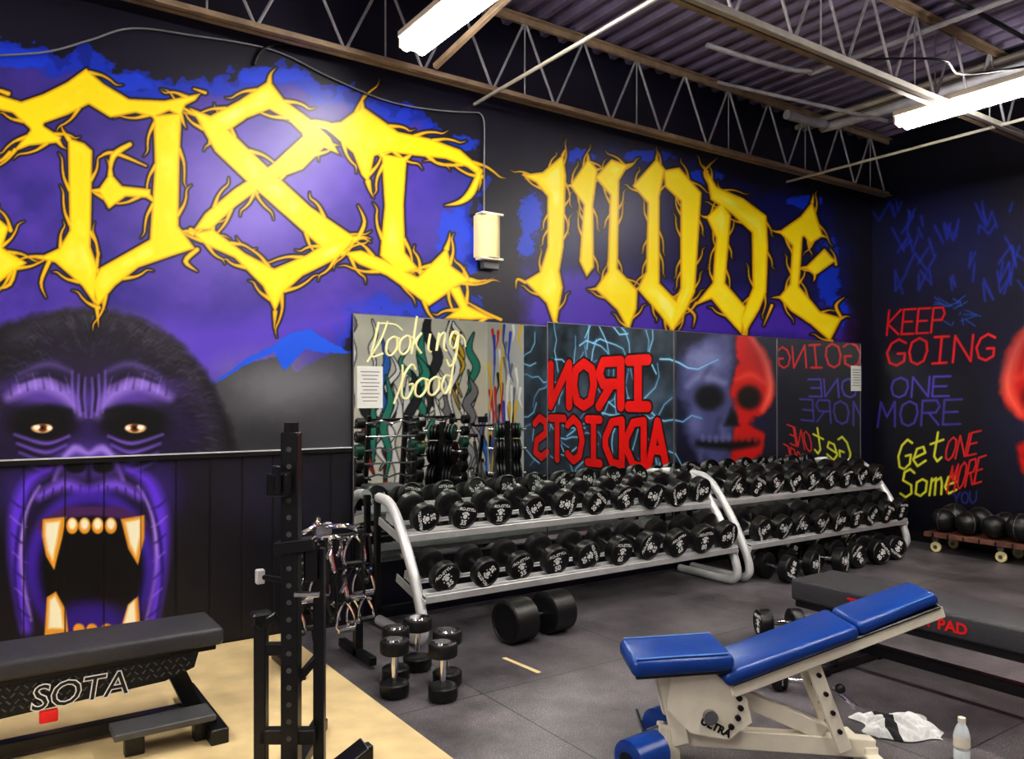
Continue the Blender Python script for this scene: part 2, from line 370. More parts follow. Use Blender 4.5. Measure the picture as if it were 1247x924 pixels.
    # letters
    LET=[
     [(-30,250),(0,264),(14,276),(6,300),(38,320),(16,334),(-4,350),(-30,330)],
     # A
     [(-40,116),(0,113),(26,121),(52,112),(80,98),(105,80),(128,100),(158,118),(200,120),(250,110),(240,124),(228,130),(222,146),(206,138),(188,146),(165,140),(134,146),(108,130),(84,142),(56,152),(78,166),(74,176),(36,180),(6,192),(34,158),(14,140),(-40,128)],
     [(80,164),(104,172),(115,182),(113,300),(122,326),(118,379),(98,350),(66,322),(36,316),(70,300),(82,280)],
     [(184,138),(224,134),(221,200),(220,274),(242,304),(216,312),(170,328),(142,350),(118,379),(108,345),(120,324),(152,306),(180,290),(186,200)],
     [(116,232),(134,206),(150,224),(186,228),(186,244),(154,242),(132,258)],
     # S
     [(224,126),(256,138),(290,120),(329,94),(348,120),(378,142),(404,166),(418,192),(388,180),(366,164),(350,148),(328,136),(302,146),(282,160),(256,170),(240,150)],
     [(236,144),(276,152),(330,204),(380,250),(439,290),(420,304),(392,306),(350,268),(300,224),(260,186)],
     [(376,156),(402,176),(370,208),(328,224),(288,254),(258,282),(230,284),(248,258),(284,228),(330,198)],
     [(228,282),(260,276),(300,306),(334,324),(372,308),(404,288),(438,290),(414,316),(370,338),(348,358),(335,386),(318,350),(284,316),(248,300)],
     # T
     [(384,150),(414,146),(441,126),(464,142),(486,158),(524,166),(562,180),(589,204),(584,218),(568,206),(542,196),(506,192),(474,188),(458,192),(450,228),(438,214),(428,188),(404,166)],
     [(462,184),(498,190),(494,250),(496,306),(514,328),(486,338),(460,312),(466,250)],
     [(412,306),(440,302),(470,314),(508,334),(546,296),(552,322),(580,342),(560,350),(522,376),(504,362),(470,338),(436,324)],
     [(540,346),(562,346),(572,370),(612,390),(575,392),(534,390),(556,374)],
     # M
     [(630,212),(660,208),(687,185),(691,214),(688,300),(683,330),(687,350),(677,407),(664,370),(636,342),(656,330),(665,300),(665,240),(652,224)],
     [(692,226),(716,190),(730,206),(724,250),(725,326),(714,340),(704,318),(709,250)],
     [(722,216),(744,192),(768,200),(756,220),(754,326),(778,352),(777,376),(766,407),(750,378),(722,352),(738,330),(741,238)],
     # O
     [(768,226),(800,190),(812,206),(805,240),(805,344),(834,374),(820,408),(802,384),(774,352),(785,330),(787,248)],
     [(806,206),(828,202),(856,234),(848,356),(838,378),(820,406),(813,386),(827,350),(827,246),(808,228)],
     # D
     [(854,192),(874,226),(906,240),(935,262),(937,300),(935,356),(926,378),(906,412),(899,388),(915,350),(914,284),(890,262),(864,244)],
     [(858,264),(880,242),(892,262),(885,344),(911,374),(904,410),(882,386),(866,366),(840,376),(866,344),(870,290)],
     # E
     [(946,282),(974,262),(990,242),(1004,288),(986,300),(979,290),(975,348),(1000,378),(1028,386),(1011,418),(986,396),(962,380),(946,362),(960,345),(963,300)],
     [(978,326),(1004,300),(1020,318),(992,338)],
    ]
    rg=random.Random(33);TH=[]
    for p in LET:
        n=len(p);ar=.5*sum(p[k][0]*p[(k+1)%n][1]-p[(k+1)%n][0]*p[k][1] for k in range(n));sg=1 if ar>0 else -1
        small=.62 if p[0][0]>620 else 1
        for k in range(n):
            a0=p[k-1];a=p[k];b=p[(k+1)%n];ex,ey=b[0]-a[0],b[1]-a[1];L=hypot(ex,ey)
            e0x,e0y=a[0]-a0[0],a[1]-a0[1];L0=hypot(e0x,e0y);cr=(e0x*ey-e0y*ex)/(L*L0+1e-9)*sg
            if cr>.7 and rg.random()<.6:
                bx=e0x/L0-ex/L;by=e0y/L0-ey/L;q=hypot(bx,by)+1e-9;bx/=q;by/=q;l=rg.uniform(8,14)*small;cu=rg.uniform(-.5,.5)
                TH.append(smooth_pts([(a[0]-bx*7*small,a[1]-by*7*small,3.6*small),(a[0]+bx*l*.3,a[1]+by*l*.3,1.7*small),(a[0]+bx*l-by*l*cu,a[1]+by*l+bx*l*cu,.15)],4))
            m=max(1,int(L/34/small)) if L>18*small else 0
            for j in range(m):
                if rg.random()<.32: continue
                t=(j+rg.uniform(.15,.85))/m;x=a[0]+ex*t;y=a[1]+ey*t;nx,ny=sg*ey/L,-sg*ex/L
                # peel-off hairline hugging the stroke, ending in a small outward hook
                dr=1 if rg.random()<.5 else -1;tx,ty=ex/L*dr,ey/L*dr;l=rg.uniform(20,44)*small;o=rg.uniform(4,6.5)*small
                pts=[(x-nx*4-tx*6,y-ny*4-ty*6,3.0*small),(x+nx*o*.55+tx*l*.2,y+ny*o*.55+ty*l*.2,1.7*small),(x+nx*o+tx*l*.55,y+ny*o+ty*l*.55,1.3*small),(x+nx*o*1.1+tx*l*.85,y+ny*o*1.1+ty*l*.85,.9*small),(x+nx*o*2.0+tx*l*1.05,y+ny*o*2.0+ty*l*1.05,.1)]
                TH.append(smooth_pts(pts,4))
    TH+=[smooth_pts(q,4) for q in [[(585,208,3.5),(574,234,5),(560,246,3),(542,250,.4)],[(12,186,3),(0,196,2),(-20,198,.5)],[(10,114,3),(-6,110,2),(0,126,.5)],[(250,113,2),(236,108,1)],[(118,374,3),(120,398,.4)],[(335,380,3),(334,400,.4)],
         [(610,389,2),(590,380,2),(566,366,1)],[(158,176,3),(138,190,4),(134,216,.6)],[(120,192,1),(138,186,2.5),(178,202,1)],[(20,318,3),(12,346,2.5),(-10,352,1)],[(240,304,3),(226,318,3),(240,330,.5)],
         [(1024,386,2),(1018,372,2),(1028,362,.5)],[(870,230,3),(858,210,2),(874,192,.4)],[(940,372,2),(930,396,.6)],[(60,318,3),(50,344,2),(56,362,.4)],
         [(436,290,3),(444,270,2),(436,250,.4)],[(640,344,2),(630,340,1.5),(628,352,.3)],[(836,374,2),(846,384,1.5),(844,398,.3)]]]
    N=len(c.U);S=np.full(N,99.)
    for p in LET:
        i,d=c.polysd(p,14);S[i]=np.minimum(S[i],d+(1.4 if p[0][0]>620 else 2.4))
    for t in TH:
        i,d=c.segsd(t,8);S[i]=np.minimum(S[i],d)
    i=np.nonzero(S<12)[0];d=S[i];u=c.U[i];v=c.V[i]
    m=np.clip(1-(d-1.8)/1.2,0,1)*.85;c.blend(m,(7,6,18),i)
    n=fbm(u/34,v/34,12)
    y0=np.array([248,224,12])/255.;ye=np.array([214,160,0])/255.;yl=np.array([255,250,150])/255.
    k=np.clip((-d-.8)/2.6,0,1)[:,None];col=ye*(1-k)+y0*k
    k=(np.clip((-d-5)/4,0,1)*np.clip(n*2.4-1.0,0,1)*.75)[:,None];col=col*(1-k)+yl*k
    m=np.clip(.5-d/1.1,0,1);c.blend(m,col,i)
    # wainscot boards: shallow grooves, real depth
    Y=np.full(len(X),YW)
    low=(Z<1.22)&(X<2.2)
    gr=np.abs(((X+10)%0.203)-.1015)<.004
    c.C[low&gr]*=.5;Y[low&gr]+=.005
    P=np.stack([X,Y,Z],1)
    return grid_mesh('wall_left',P,nu,nv,c.C,vcmat('mural_paint',.40,.5,.07))
mural()

# ======== wall_back ========
def backwall():
    ys=np.concatenate([np.linspace(YW,3.3,380),np.linspace(3.3,YR,560)[1:]]);zs=np.concatenate([np.linspace(0,2.9,400),np.linspace(2.9,ZC,100)[1:]]);nu,nv=len(ys),len(zs)
    Yg,Z=np.meshgrid(ys,zs);Y=Yg.ravel();Z=Z.ravel()
    dep=sA*XB+cA*Y;U=CX+F*(cA*XB-sA*Y)/np.maximum(dep,.5);V=HY-F*(Z-H)/np.maximum(dep,.5)
    Ym=2*YW-Y;dm=sA*XB+cA*Ym;Um=CX+F*(cA*XB-sA*Ym)/dm;Vm=HY-F*(Z-H)/dm
    c=Canvas(len(Y));c.fill((13,11,26));c.C*=(.6+.8*fbm(Y*3,Z*3,3))[:,None]
    rg=random.Random(2)
    c.uv(Um,Vm,.6)
    # split skull mural: one half red, one half blue-grey, airbrushed
    c.ell(880,486,66,96,(34,34,74),soft=.5,a=.85)
    SK=[(892,402),(862,406),(838,428),(826,455),(828,485),(838,505),(836,525),(848,550),(862,572),(892,576)]
    c.poly(SK,(74,76,124),soft=7,noise=7)
    c.ell(856,438,22,16,(134,136,184),soft=.9,a=.8,noise=.5);c.ell(844,515,9,14,(116,116,168),soft=.9,a=.7)
    c.stroke([(836,470,3),(852,458,4),(880,466,3)],(140,142,190),soft=4,a=.7,sm=True)
    for k in range(10): 
        x=rg.uniform(832,888);y=rg.uniform(410,560);c.stroke([(x,y,2),(x+rg.uniform(-10,10),y+rg.uniform(10,22),1)],rg.choice([(30,30,64),(128,130,180)]),soft=4,a=.5)
    RD=[(892,402),(914,406),(930,424),(940,452),(942,480),(932,502),(918,508),(912,516),(930,528),(924,552),(908,570),(892,576),(888,540),(896,505),(886,470),(896,440)]
    c.poly(RD,(192,18,16),soft=3,noise=5)
    c.stroke([(914,412,2),(930,440,4),(936,475,4),(926,500,2)],(255,120,94),soft=4,a=.85,sm=True)
    c.stroke([(895,462,2),(912,456,4),(928,466,2)],(240,90,66),soft=4,a=.7,sm=True)
    c.ell(862,484,17,15,(8,8,18),soft=.4);c.ell(910,484,14,14,(12,2,4),soft=.4)
    c.poly([(889,496),(898,518),(880,518)],(8,5,12),soft=3)
    c.stroke([(850,540,4),(888,543,5),(918,538,4)],(8,5,12),soft=4)
    for k in range(9): c.ell(854+k*8,533+1.5*sin(k),3,5,(104,104,152) if k<5 else (180,40,34),soft=.5,a=.7)
    c.uv(5.26-Y,Z,.008)   # metres
    s=lambda y:5.26-y
    i=c.sub(s(2.1),s(-1.9),.2,3.2);n=fbm(c.U[i]*3,c.V[i]*3,8)
    c.blend(np.ones(len(i)),np.outer(n,np.array([70,84,100])/255.)+np.array([14,18,24])/255.,i)
    for k in range(46):
        x,y=s(rg.uniform(-1.6,1.9)),rg.uniform(.3,3.0);pts=[(x,y,.012)];a=rg.uniform(0,6.28)
        for q in range(6):
            a+=rg.uniform(-.8,.8);x+=cos(a)*.2;y+=sin(a)*.2;pts.append((x,y,.011*(1-q/6)+.002))
        c.stroke(pts,(50,140,220),soft=.05,a=.5);c.stroke(pts,(170,225,250),soft=.01,a=.9)
    for (t,y0,y1,z0,h,r) in (('IRON',1.6,-1.1,1.47,.74,.09),('ADDICTS',1.95,-1.6,.5,.74,.072)):
        c.text(t,(s(y0),z0),(s(y1),z0),(0,h),r+.03,(8,5,7));c.text(t,(s(y0),z0),(s(y1),z0),(0,h),r,(220,18,16))
    i=c.sub(s(-1.9),9,.0,3.4);c.blend(np.ones(len(i)),(190,190,190),i)
    for k in range(60):
        x=s(rg.uniform(-3.15,-1.95));y=rg.uniform(.4,3.2);l=rg.uniform(.3,1.1);cl=rg.choice([(20,20,20),(210,30,30),(30,70,200),(240,240,240),(120,120,125),(235,190,30)])
        c.stroke([(x,y,.05),(x+rg.uniform(-.1,.1),y-l*.5,.03),(x+rg.uniform(-.1,.1),y-l,.01)],cl,soft=.01)
    c.uv(U,V,.6)
    # blue tags above
    c.ell(1150,300,96,66,(20,26,96),soft=.8,a=.7);c.ell(1150,400,90,50,(16,18,60),soft=.9,a=.6)
    for k in range(36):
        x=rg.uniform(1080,1246);y=rg.uniform(244,345);pts=[(x,y,1.4)];hh=rg.uniform(12,28)
        for q in range(rg.choice([1,2,3])): pts.append((pts[-1][0]+rg.uniform(-15,15),y+(hh if q%2==0 else 0)+rg.uniform(-4,4),1.4))
        c.stroke(pts,(32,54,176),soft=1.1,a=.75)
    for k in range(20):
        x=rg.uniform(1138,1176);y=rg.uniform(360,400);c.stroke([(x,y,.8),(x+rg.uniform(-20,20),y+rg.uniform(-10,10),.8)],(30,80,180),a=.8)
    R1=(206,22,34)
    c.text('KEEP',(1078,408),(1150,404),(3,-30),1.3,R1,glow=(90,6,18))
    c.text('GOING',(1076,446),(1212,438),(3,-32),1.5,R1,glow=(90,6,18))
    c.text('ONE',(1082,484),(1158,482),(2,-24),1.3,(80,62,176),glow=(30,24,80))
    c.text('MORE',(1066,520),(1172,516),(2,-30),1.4,(66,54,150),glow=(24,20,70))
    c.text('Get',(1090,574),(1148,560),(4,-36),1.5,(212,212,54),glow=(50,50,8))
    c.text('Some',(1094,606),(1166,600),(4,-34),1.5,(212,212,54),glow=(50,50,8))
    c.text('ONE',(1148,562),(1190,552),(6,-28),1.2,(205,34,34));c.text('MORE',(1152,600),(1196,586),(6,-32),1.2,(205,34,34))
    c.text('YOU',(1160,614),(1190,612),(0,-14),1.0,(40,50,130))
    P=np.stack([np.full(len(Y),XB),Y,Z],1)
    return grid_mesh('wall_back',P,nu,nv,c.C,vcmat('graffiti_paint_back',.4,.45,.12))
backwall()

# ======== wall_right (opposite wall, seen only in the mirror) ========
def oppwall():
    xs=np.linspace(XF,XB,640);zs=np.linspace(0,ZC,240);nu,nv=len(xs),len(zs)
    X,Z=np.meshgrid(xs,zs);X=X.ravel();Z=Z.ravel();c=Canvas(len(X));c.fill((232,232,218));c.uv(X,Z,.01)
    c.C*=(.9+.12*fbm(X*2,Z*2,3))[:,None]
    rg=random.Random(9)
    for k in range(190):
        x=rg.uniform(XF,XB);y=rg.uniform(1.2,3.6);l=rg.uniform(.8,2.2);cl=rg.choice([(250,250,250),(250,250,250),(250,250,250),(176,176,182),(56,56,62),(205,30,30),(140,140,146),(225,190,60),(60,150,130),(60,120,210)])
        w=rg.uniform(.025,.085);q=rg.uniform(-.2,.2)
        pts=[(x,y,.01),(x+q,y-l*.25,w),(x-q*.6,y-l*.5,w*1.2),(x+q*.7,y-l*.75,w*.8),(x-q*.2,y-l,.01)]
        c.stroke([(a,b,r+.02) for a,b,r in pts],(16,16,20),sm=True);c.stroke(pts,cl,sm=True)
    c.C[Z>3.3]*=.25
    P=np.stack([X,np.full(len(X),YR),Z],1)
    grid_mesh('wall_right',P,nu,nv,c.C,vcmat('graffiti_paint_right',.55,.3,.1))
oppwall()
def plane(name,vs,m):
    me=bpy.data.meshes.new(name);me.from_pydata(vs,[],[(0,1,2,3)]);me.materials.append(m);ob=bpy.data.objects.new(name,me);sc.collection.objects.link(ob);return ob
plane('wall_front',[(XF,YR,0),(XF,YW,0),(XF,YW,ZC),(XF,YR,ZC)],mat('wall_front_paint',(150,148,152),.6,0,.1,2))

# floor
fm=bpy.data.materials.new('rubber_mat_floor');fm.use_nodes=True;nt=fm.node_tree;b=nt.nodes['Principled BSDF']
tc=nt.nodes.new('ShaderNodeTexCoord');mp=nt.nodes.new('ShaderNodeMapping');mp.inputs['Location'].default_value=(.15,.05,0)
br=nt.nodes.new('ShaderNodeTexBrick');br.offset=0;br.inputs['Scale'].default_value=1;br.inputs['Brick Width'].default_value=1.22;br.inputs['Row Height'].default_value=1.83
br.inputs['Mortar Size'].default_value=.004;br.inputs['Mortar Smooth'].default_value=.2
br.inputs['Color1'].default_value=s2l((110,105,110))+(1,);br.inputs['Color2'].default_value=s2l((99,95,101))+(1,);br.inputs['Mortar'].default_value=s2l((30,29,31))+(1,)
n1=nt.nodes.new('ShaderNodeTexNoise');n1.inputs['Scale'].default_value=1.7;n1.inputs['Detail'].default_value=9;n1.inputs['Roughness'].default_value=.7
n2=nt.nodes.new('ShaderNodeTexNoise');n2.inputs['Scale'].default_value=140;n2.inputs['Detail'].default_value=2
r1=nt.nodes.new('ShaderNodeValToRGB');r1.color_ramp.elements[0].position=.36;r1.color_ramp.elements[0].color=(.42,.42,.43,1);r1.color_ramp.elements[1].position=.66;r1.color_ramp.elements[1].color=(1.25,1.24,1.25,1)
r2=nt.nodes.new('ShaderNodeValToRGB');r2.color_ramp.elements[0].position=.45;r2.color_ramp.elements[0].color=(.72,.72,.72,1);r2.color_ramp.elements[1].position=.72;r2.color_ramp.elements[1].color=(1.8,1.8,1.8,1)
x1=nt.nodes.new('ShaderNodeMix');x1.data_type='RGBA';x1.blend_type='MULTIPLY';x1.inputs[0].default_value=1
x2=nt.nodes.new('ShaderNodeMix');x2.data_type='RGBA';x2.blend_type='MULTIPLY';x2.inputs[0].default_value=1
L=nt.links.new;L(tc.outputs['Object'],mp.inputs['Vector']);L(mp.outputs['Vector'],br.inputs['Vector']);L(tc.outputs['Object'],n1.inputs['Vector']);L(tc.outputs['Object'],n2.inputs['Vector'])
L(n1.outputs['Fac'],r1.inputs['Fac']);L(n2.outputs['Fac'],r2.inputs['Fac']);L(br.outputs['Color'],x1.inputs[6]);L(r1.outputs['Color'],x1.inputs[7]);L(x1.outputs[2],x2.inputs[6]);L(r2.outputs['Color'],x2.inputs[7]);L(x2.outputs[2],b.inputs['Base Color'])
b.inputs['Roughness'].default_value=.40;b.inputs['Specular IOR Level'].default_value=.45
bp=nt.nodes.new('ShaderNodeBump');bp.inputs['Strength'].default_value=.25;bp.inputs['Distance'].default_value=.005;L(n2.outputs['Fac'],bp.inputs['Height']);L(bp.outputs['Normal'],b.inputs['Normal'])
plane('floor',[(XF,YR,0),(XB,YR,0),(XB,YW,0),(XF,YW,0)],fm)
# ceiling: corrugated deck
DECK=mat('steel_deck',(116,106,134),.45,.25,.25,3)
b=MB();vs=[];fs=[];x=XF
prof=[]
while x<XB+.1:
    prof+=[(x,ZC),(x+.09,ZC),(x+.115,ZC-.045),(x+.165,ZC-.045)];x+=.19
for (xx,zz) in prof: vs+=[(min(xx,XB+.02),YR,zz),(min(xx,XB+.02),YW,zz)]
for k in range(len(prof)-1): fs.append((2*k,2*k+1,2*k+3,2*k+2))
b.add(vs,fs,DECK);b.build('ceiling')
# trims
b=MB();b.box(((XF+wallX(427))/2,YW-.012,1.235),(wallX(427)-XF,.03,.03),BLK);b.box(((XF+wallX(427))/2,YW-.016,1.253),(wallX(427)-XF,.034,.008),SIL,bev=.001);b.build('trim_1')
b=MB();b.box((XB-.025,(YW+YR)/2,.05),(.03,YW-YR,.1),BLK);b.build('baseboard_back')
# plywood
PLY=mat('plywood',(226,202,154),.5,0,.13,5,.06)
b=MB();b.box((-.4,4.05,.011),(4.3,2.4,.018),PLY,bev=.003);b.build('plywood_floor_panel')
b=MB();b.box((2.72,3.86,.003),(.03,.34,.003),PLY,Matrix.Rotation(radians(4),3,'Z'),bev=0);b.build('floor_tape')

# joists
for y in (5.06,3.25,1.45,-.35,-2.15):
    b=MB();z0=3.94;z1=ZC-.06
    for z in (z0,z1):
        b.box(((XF+XB)/2,y-.03,z),(XB-XF-.02,.045,.008),JOIST,bev=0);b.box(((XF+XB)/2,y+.03,z),(XB-XF-.02,.045,.008),JOIST,bev=0)
        s=1 if z==z0 else -1
        for q in (-.01,.01): b.box(((XF+XB)/2,y+q,z+s*.025),(XB-XF-.02,.006,.05),JOIST,bev=0)
    x=XF+.1;k=0
    while x<XB-.4:
        b.cyl((x,y,z0+.02),(x+.3,y,z1-.02),.011,WEB,8);b.cyl((x+.3,y,z1-.02),(x+.6,y,z0+.02),.011,WEB,8)
        if k%2==0:b.cyl((x+.3,y,z1),(x+.3,y,z0+.02),.007,WEB,6)
        x+=.6;k+=1
    b.build('ceiling_joist')
b=MB()
for x in (-.6,3.25,7.15): b.cyl((x,YW-.01,3.9),(x,YR+.01,3.9),.014,COND,8)  # joist bridging rods, merged into one mesh with the conduit
b.cyl((7.3,YW-.02,4.5),(7.3,YR+.05,4.5),.03,COND,10);b.cyl((7.42,YW-.02,4.5),(7.42,YR+.05,4.5),.02,COND,10)
b.tube([(4.9,4.35,4.45),(5.6,4.3,4.45),(6.0,4.2,4.45),(6.1,3.9,4.45),(6.1,1,4.45),(6.1,-3,4.45)],.022,WEB,10)
b.tube([(6.4,4.7,4.3),(6.9,4.66,4.3),(7.05,4.5,4.3),(7.05,2,4.3),(7.05,-3,4.3)],.045,WEB,12)
b.tube([(3.9,3.0,4.52),(6.3,2.9,4.5),(8.6,2.9,4.5)],.018,BLK,8);b.tube([(5.2,3.2,4.0),(5.5,2.8,3.93),(6.0,2.9,3.98),(6.35,2.6,4.02)],.008,BLK,8);b.tube([(6.5,2.4,4.0),(6.9,2.2,3.88),(7.4,2.5,3.98),(8.0,3.1,3.95)],.008,BLK,8)
b.beam((3.0,3.15,3.905),(8.7,3.15,3.905),.045,.045,COND);b.build('conduit_and_bridging_rods')
b=MB();b.beam((2.75,4.98,3.98),(3.1,3.3,4.55),.04,.04,JOIST);b.beam((5.75,4.98,4.55),(6.5,3.75,3.98),.03,.03,WEB);b.build('joist_brace')
def wp(px,py,off=.02):
    X=wallX(px);d=sA*X+cA*YW;return (X,YW-off,H-(py-HY)*d/F)
b=MB()
b.tube([wp(-60,70),wp(0,69),wp(60,64),wp(110,50),wp(160,36),wp(230,44),wp(330,62),wp(400,95),wp(470,124),wp(530,135),wp(582,138)],.006,GREY,6,6)
b.tube([wp(582,138),wp(588,150),wp(588,200),wp(588,264)],.006,GREY,6,4)
b.tube([wp(308,80),wp(318,62),wp(345,54),wp(380,60)],.010,BLK,6,5);b.build('wall_cable')

# lights
EM=mat('fluorescent_lens',(255,251,242),.4,0,0,5,emit=50)
def fixture(x,y0,y1,z=3.9):
    b=MB();b.box((x,(y0+y1)/2,z+.055),(.2,abs(y1-y0),.05),WHT,bev=.006)
    b.box((x,(y0+y1)/2,z+.02),(.1,abs(y1-y0)-.02,.03),WHT,bev=.004)
    for q in(-.055,.055): b.cyl((x+q,y0-.03,z-.012),(x+q,y1+.03,z-.012),.040,EM,16)
    for yy in(y0,y1):
        s=-1 if yy==max(y0,y1) else 1
        b.box((x,yy+s*.015,z+.01),(.19,.02,.08),WHT,bev=.004);b.cyl((x,yy+s*.3,z+.07),(x,yy+s*.3,ZC-.03),.005,STEEL,6)
    b.build('fluorescent_light')
for x,ya in ((-1.8,4.6),(2.38,4.63),(6.4,3.60)):
    fixture(x,ya,ya-2.4);fixture(x,ya-2.75,ya-5.15)  # fixtures out of view are added for fill light and the wall glare

# mirrors
MIR=mat('mirror_glass',(228,232,230),.010,1,0)
def mirror(x0,x1,z1,z0=.42,y=YW-.012):
    b=MB();b.box(((x0+x1)/2,y,(z0+z1)/2),(x1-x0,.006,z1-z0),MIR,bev=0)
    for (c,s) in ((((x0+x1)/2,y,z1),(x1-x0,.014,.006)),(((x0+x1)/2,y,z0),(x1-x0,.014,.01)),((x0,y,(z0+z1)/2),(.006,.014,z1-z0)),((x1,y,(z0+z1)/2),(.006,.014,z1-z0))): b.box(c,s,STEEL,bev=0)
    return b
b=mirror(2.235,3.955,2.2,y=YW-.022)
SCR={'L':[(.2,1),(.1,.5),(0,.05),(.3,0),(.9,.1)],'o':[(.5,.55),(.1,.4),(.1,.1),(.5,0),(.9,.2),(.8,.5),(.5,.55),(1,.5)],'k':[(.1,1.1),(.1,0),(.1,.25),(.7,.6),(.3,.3),(.9,0)],'i':[(.4,.55),(.4,.1),(.7,0)],'n':[(.1,.55),(.1,0),(.2,.4),(.6,.55),(.7,.1),(1,0)],
 'g':[(.8,.5),(.3,.55),(.1,.2),(.6,.05),(.8,.5),(.8,-.3),(.4,-.5),(0,-.3)],'G':[(.9,.85),(.5,1),(0,.6),(.1,.1),(.6,0),(.9,.4),(.5,.4)],'d':[(.8,.5),(.3,.55),(.1,.2),(.5,0),(.8,.4),(.8,1.1),(.85,0)]}
def script(b,t,x,z,w,h,r):
    for k,ch in enumerate(t):
        pts=[(x+w*(k+q[0]*.95)+.16*h*q[1],YW-.028,z+h*q[1]+.012*k) for q in SCR[ch]]
        b.tube(pts,r,YEL,6,4)
script(b,'Looking',2.37,1.90,.105,.25,.009);script(b,'Good',2.60,1.60,.11,.25,.009)
for (x0,z0,x1,z1) in ((2.34,1.86,2.5,2.16),(2.42,2.14,2.62,2.10),(3.06,2.1,3.16,2.0),(2.55,1.56,2.62,1.85)): b.tube([(x0,YW-.028,z0),((x0+x1)/2+.03,YW-.028,(z0+z1)/2+.02),(x1,YW-.028,z1)],.007,YEL,6,4)
b.build('wall_mirror')
for a,c in ((3.962,5.45),(5.456,6.98),(6.986,8.51)): mirror(a,c,2.235).build('wall_mirror')
b=MB();b.box((2.36,YW-.030,1.68),(.20,.002,.30),PAPER,bev=0)
for k in range(9): b.box((2.36,YW-.0315,1.79-.026*k),(.15-.02*(k%3),.001,.006),GREY,bev=0)
b.build('paper_sign')
b=MB();b.box((8.42,YW-.0175,1.83),(.2,.002,.29),PAPER,bev=0)
for k in range(7): b.box((8.42,YW-.019,1.93-.03*k),(.15-.02*(k%2),.001,.008),GREY,bev=0)
b.build('paper_sign')
# wall light
b=MB();X0=3.36
pts=[(X0+.11*cos(a),-.13*sin(a)) for a in np.linspace(0,pi,13)]
b.prism([(p[0],p[1]) for p in pts],(0,YW,2.70),(1,0,0),(0,1,0),.33,CREAM)
b.box((X0,YW-.06,3.04),(.2,.11,.02),WHT);b.box((X0,YW-.06,2.69),(.2,.11,.02),WHT);b.box((X0+.02,YW-.03,2.65),(.14,.06,.06),GREY);b.build('wall_light')

# ---------------- dumbbells ----------------
def dumbbell(r=.095,ht=.085,hl=.13,num='50',chromed=False,handle=CHR,label=True):
    b=MB();T=hl/2
    for s in(-1,1):
        d=(0,s,0)
        b.lathe((0,s*T,0),d,[(0,r*.55),(.006,r*.9),(.014,r),(ht-.012,r),(ht-.002,r*.93),(ht,r*.86),(ht-.006,r*.80),(ht-.006,0)],RUB,28)
        if chromed: b.lathe((0,s*T,0),d,[(ht-.008,r*.62),(ht+.004,r*.55),(ht+.004,0)],CHR,20)
        ax=(1,0,0) if s<0 else (-1,0,0);y=s*(T+ht-.004)
        if not chromed and label:
            b.text(num,r*.50,(0,y,-r*.64),ax,(0,0,1),LBL,.0016)
            b.text('PRO-STYLE',r*.30,(0,y,r*.38),ax,(0,0,1),LBL,.001)
            # bear-paw style emblem
            for (ex,ez,er) in ((0,.02,.17),(-.22,.20,.08),(-.08,.28,.08),(.08,.28,.08),(.22,.20,.08),(-.30,-.06,.05),(.30,-.06,.05)):
                b.lathe((ex*r,y-s*.0005,ez*r-r*.06),d,[(0,er*r),(.0015,er*r)],LBL,12)
    b.lathe((0,-T-.01,0),(0,1,0),[(0,.014),(T*.5,.016),(T+.01,.018),(T*1.5+.02,.016),(2*T+.02,.014)],handle,14)
    return b
def inst(me,name,M,parent=None):
    ob=bpy.data.objects.new(name,me);ob.matrix_world=M;sc.collection.objects.link(ob)
    if parent: ob.parent=parent
    return ob
DR=[.102,.108,.113,.117]
DB=[dumbbell(r,h,.13,n).mesh('dumbbell_'+n) for r,h,n in zip(DR,(.078,.085,.095,.10),('35','50','65','80'))]
